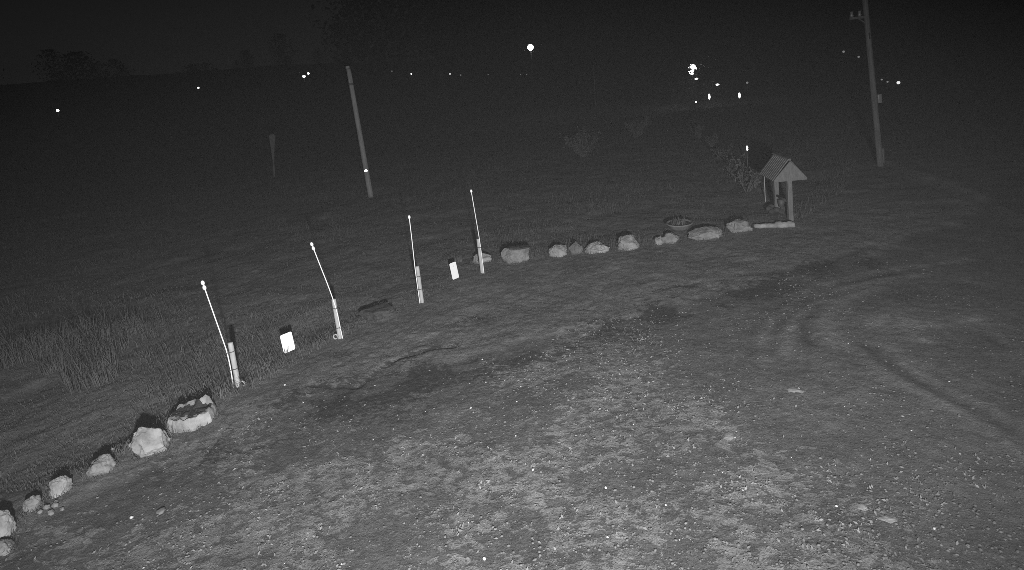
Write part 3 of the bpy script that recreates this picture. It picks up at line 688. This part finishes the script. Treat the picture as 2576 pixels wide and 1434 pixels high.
# ------------------------------------------------------------------ lamps and reflectors far off
def lamp_post(x, y, zt, r, m, label, group=None, name='lamp_post', sq=(1, 1, 1)):
    z = hz(x, y); t = empty(name, (x, y, z), label=label, cat='lamp', group=group); h = zt - z
    bm = bmesh.new(); ring_tube(bm, [(0, 0.0, -.2), (0, 0, h * .5), (0, 0, h - r * .8)], [min(.06, r * .35), min(.05, r * .3), min(.04, r * .25)], 8); obj_bm('post', bm, M_BLACK, t)
    bm = bmesh.new(); bmesh.ops.create_uvsphere(bm, u_segments=14, v_segments=10, radius=r, matrix=Matrix.Translation((0, 0, h)) @ Matrix.Diagonal((*sq, 1))); obj_bm('globe', bm, m, t)
    bm = bmesh.new(); bmesh.ops.create_cone(bm, cap_ends=True, segments=14, radius1=r * .95, radius2=r * .3, depth=r * .5, matrix=Matrix.Translation((0, 0, h + r * sq[2] + r * .2))); obj_bm('lamp_cap', bm, M_DARKM, t)
    return t
G = 'distant lit lamps along the skyline'; GL = 'small distant lit lamp far across the dark field'
lamp_post(-47.32, 60, 5.72, .135, M_BULB, 'bright lone lamp at the far foot of the left hill')
lamp_post(-37.55, 70, 6.87, .11, M_BULB, 'small bright lone lamp between the hill foot lamp and the paired lamps')
lamp_post(-20.95, 60, 6.44, .15, M_BULB, 'larger of two paired lamps left of the tall bare pole', 'paired lamps'); lamp_post(-20.65, 60.6, 6.72, .11, M_BULB, 'smaller higher one of two paired lamps left of the tall bare pole', 'paired lamps')
for (x, zt, r, m) in ((-17.48, 6.96, .10, M_BULBD), (-14.47, 6.2, .12, M_BULB), (-8.38, 5.53, .13, M_BULBM), (-6.71, 5.16, .11, M_BULBD), (-2.36, 4.75, .09, M_BULBD), (2.8, 4.2, .08, M_BULBD), (3.75, 4.1, .08, M_BULBD)):
    lamp_post(x, 90, zt, r, m, {M_BULB: 'bright little lamp in the skyline string beyond the tall bare pole', M_BULBM: 'weaker little lamp next along the skyline string from the bright little one'}.get(m, 'faint pinprick lamp in the skyline string across the dark field'), G)
lamp_post(2.66, 50, 6.38, .27, M_BULBX, 'brightest round lamp high on its post above the dark field')
lamp_post(15.1, 45, 3.02, .36, M_BULBX, 'brilliant lamp shining through tree leaves', sq=(.9, .9, 1.15))
lamp_post(17.59, 25, 1.86, .07, M_BULBM, 'weak glowing stand-in for reflecting hardware just beyond the leaning utility pole');  # glowing globe and post added in place of pale reflecting hardware
for (x, y, zt, r, m) in ((17.1, 25, 1.95, .04, M_BULBD), (16.84, 25, 2.08, .04, M_BULBD), (18.19, 30, 3.4, .06, M_BULBD), (18.99, 30, 3.04, .055, M_BULBD), (19.45, 45, 1.48, .09, M_BULBD)):  # globes near the utility pole glow in place of reflecting hardware
    lamp_post(x, y, zt, r, m, {17.1: 'faint glowing stand-in for hardware beside the weak one beyond the utility pole', 16.84: 'faint glowing stand-in for hardware closest behind the utility pole, above its small box', 18.19: 'higher of two faint glowing hardware stand-ins standing off behind the utility pole', 18.99: 'lower of two faint glowing hardware stand-ins standing off behind the utility pole', 19.45: 'faint lamp alone beyond the upright reflector markers'}[x], 'faint lamps by the utility pole')
def roadmark(x, y, zt, rx, rz_, label, tilt=0.0, n=1):
    z = hz(x, y); t = empty('road_marker', (x, y, z), label=label, cat='road marker', group='roadside reflector markers')
    bm = bmesh.new(); ring_tube(bm, [(0, .03, -.2), (0, .03, zt - z + .05)], .02, 8); obj_bm('stake', bm, M_DARKM, t)
    for k in range(n): refl_disc('reflector', (x, y, zt + k * rz_ * 2.2), rx, rz_, t)
roadmark(14.70, 43, 2.32, .13, .07, 'reflector marker just below the brilliant lamp in the leaves')
roadmark(18.94, 50, 1.32, .16, .09, 'flat reflector marker beyond the two upright reflectors')
roadmark(14.51, 40, 1.07, .08, .20, 'upright reflector marker near the foot of the tree with the lamp')
roadmark(16.68, 40, .92, .08, .20, 'upright reflector marker on the far right of the marker group')
roadmark(13.54, 40, .78, .05, .06, 'smallest reflector marker low under the lit tree')
roadmark(7.67, 18, .83, .028, .036, 'marker with two stacked round reflectors above the shrubs by the shelter', n=2)

shrub('tree', 14.55, 43.3, 1.5, 3.5, 12, 1700, .085, 'small leafy tree with a brilliant lamp shining through it', 'tree', 31, trunk=.06,
      extra=np.concatenate([rng.normal(size=(90, 3)) * (.09, .12, .05) + (14.66, 44.3, 3.06), rng.normal(size=(110, 3)) * (.10, .12, .12) + (15.13, 44.3, 2.80), rng.normal(size=(70, 3)) * (.08, .1, .06) + (14.58, 44.3, 3.34), rng.normal(size=(160, 3)) * (.35, .3, .5) + (14.8, 44.2, 2.0)]))

# ------------------------------------------------------------------ wooded skyline
parts = []
for k in range(150):
    a = rng.uniform(R(-58), R(52)); d = rng.uniform(105, 150); x, y = d * math.sin(a), d * math.cos(a)
    ht = (rng.uniform(3, 11) if k % 3 else rng.uniform(2, 5)) if a < R(-14) else rng.uniform(17, 26)
    n = 650; u = rng.random(n); q = rng.normal(size=(n, 3)) * np.array([ht * .18, ht * .18, 0]); zz = ht * (.12 + .88 * u); wd = np.sin(np.pi * (u * .8 + .15)) + .15
    parts.append(leaves(x + q[:, 0] * wd, y + q[:, 1] * wd, hz(x, y) + zz, ht * .03, n))
V, F_ = merge(parts); obj_raw('far_wood', V, F_, M_WOODS, label='dark wood along the skyline beyond the field', cat='wood', kind='stuff')

# ------------------------------------------------------------------ thin haze volume added to lift the blacks
bm = bmesh.new(); bmesh.ops.create_cube(bm, size=1.0, matrix=Matrix.Translation((0, 195, 24)) @ Matrix.Diagonal((900, 480, 54, 1)))
hm = bpy.data.materials.new('veil_haze'); hm.use_nodes = True; hn = hm.node_tree.nodes; hn.clear()
pv = hn.new('ShaderNodeVolumePrincipled'); pv.inputs['Color'].default_value = (.95, .95, .95, 1); pv.inputs['Density'].default_value = .00175; ho = hn.new('ShaderNodeOutputMaterial'); hm.node_tree.links.new(pv.outputs[0], ho.inputs['Volume'])
hz_o = obj_bm('haze', bm, hm, smooth=False, label='thin haze added over the whole place to lift the blacks', cat='haze', kind='stuff')
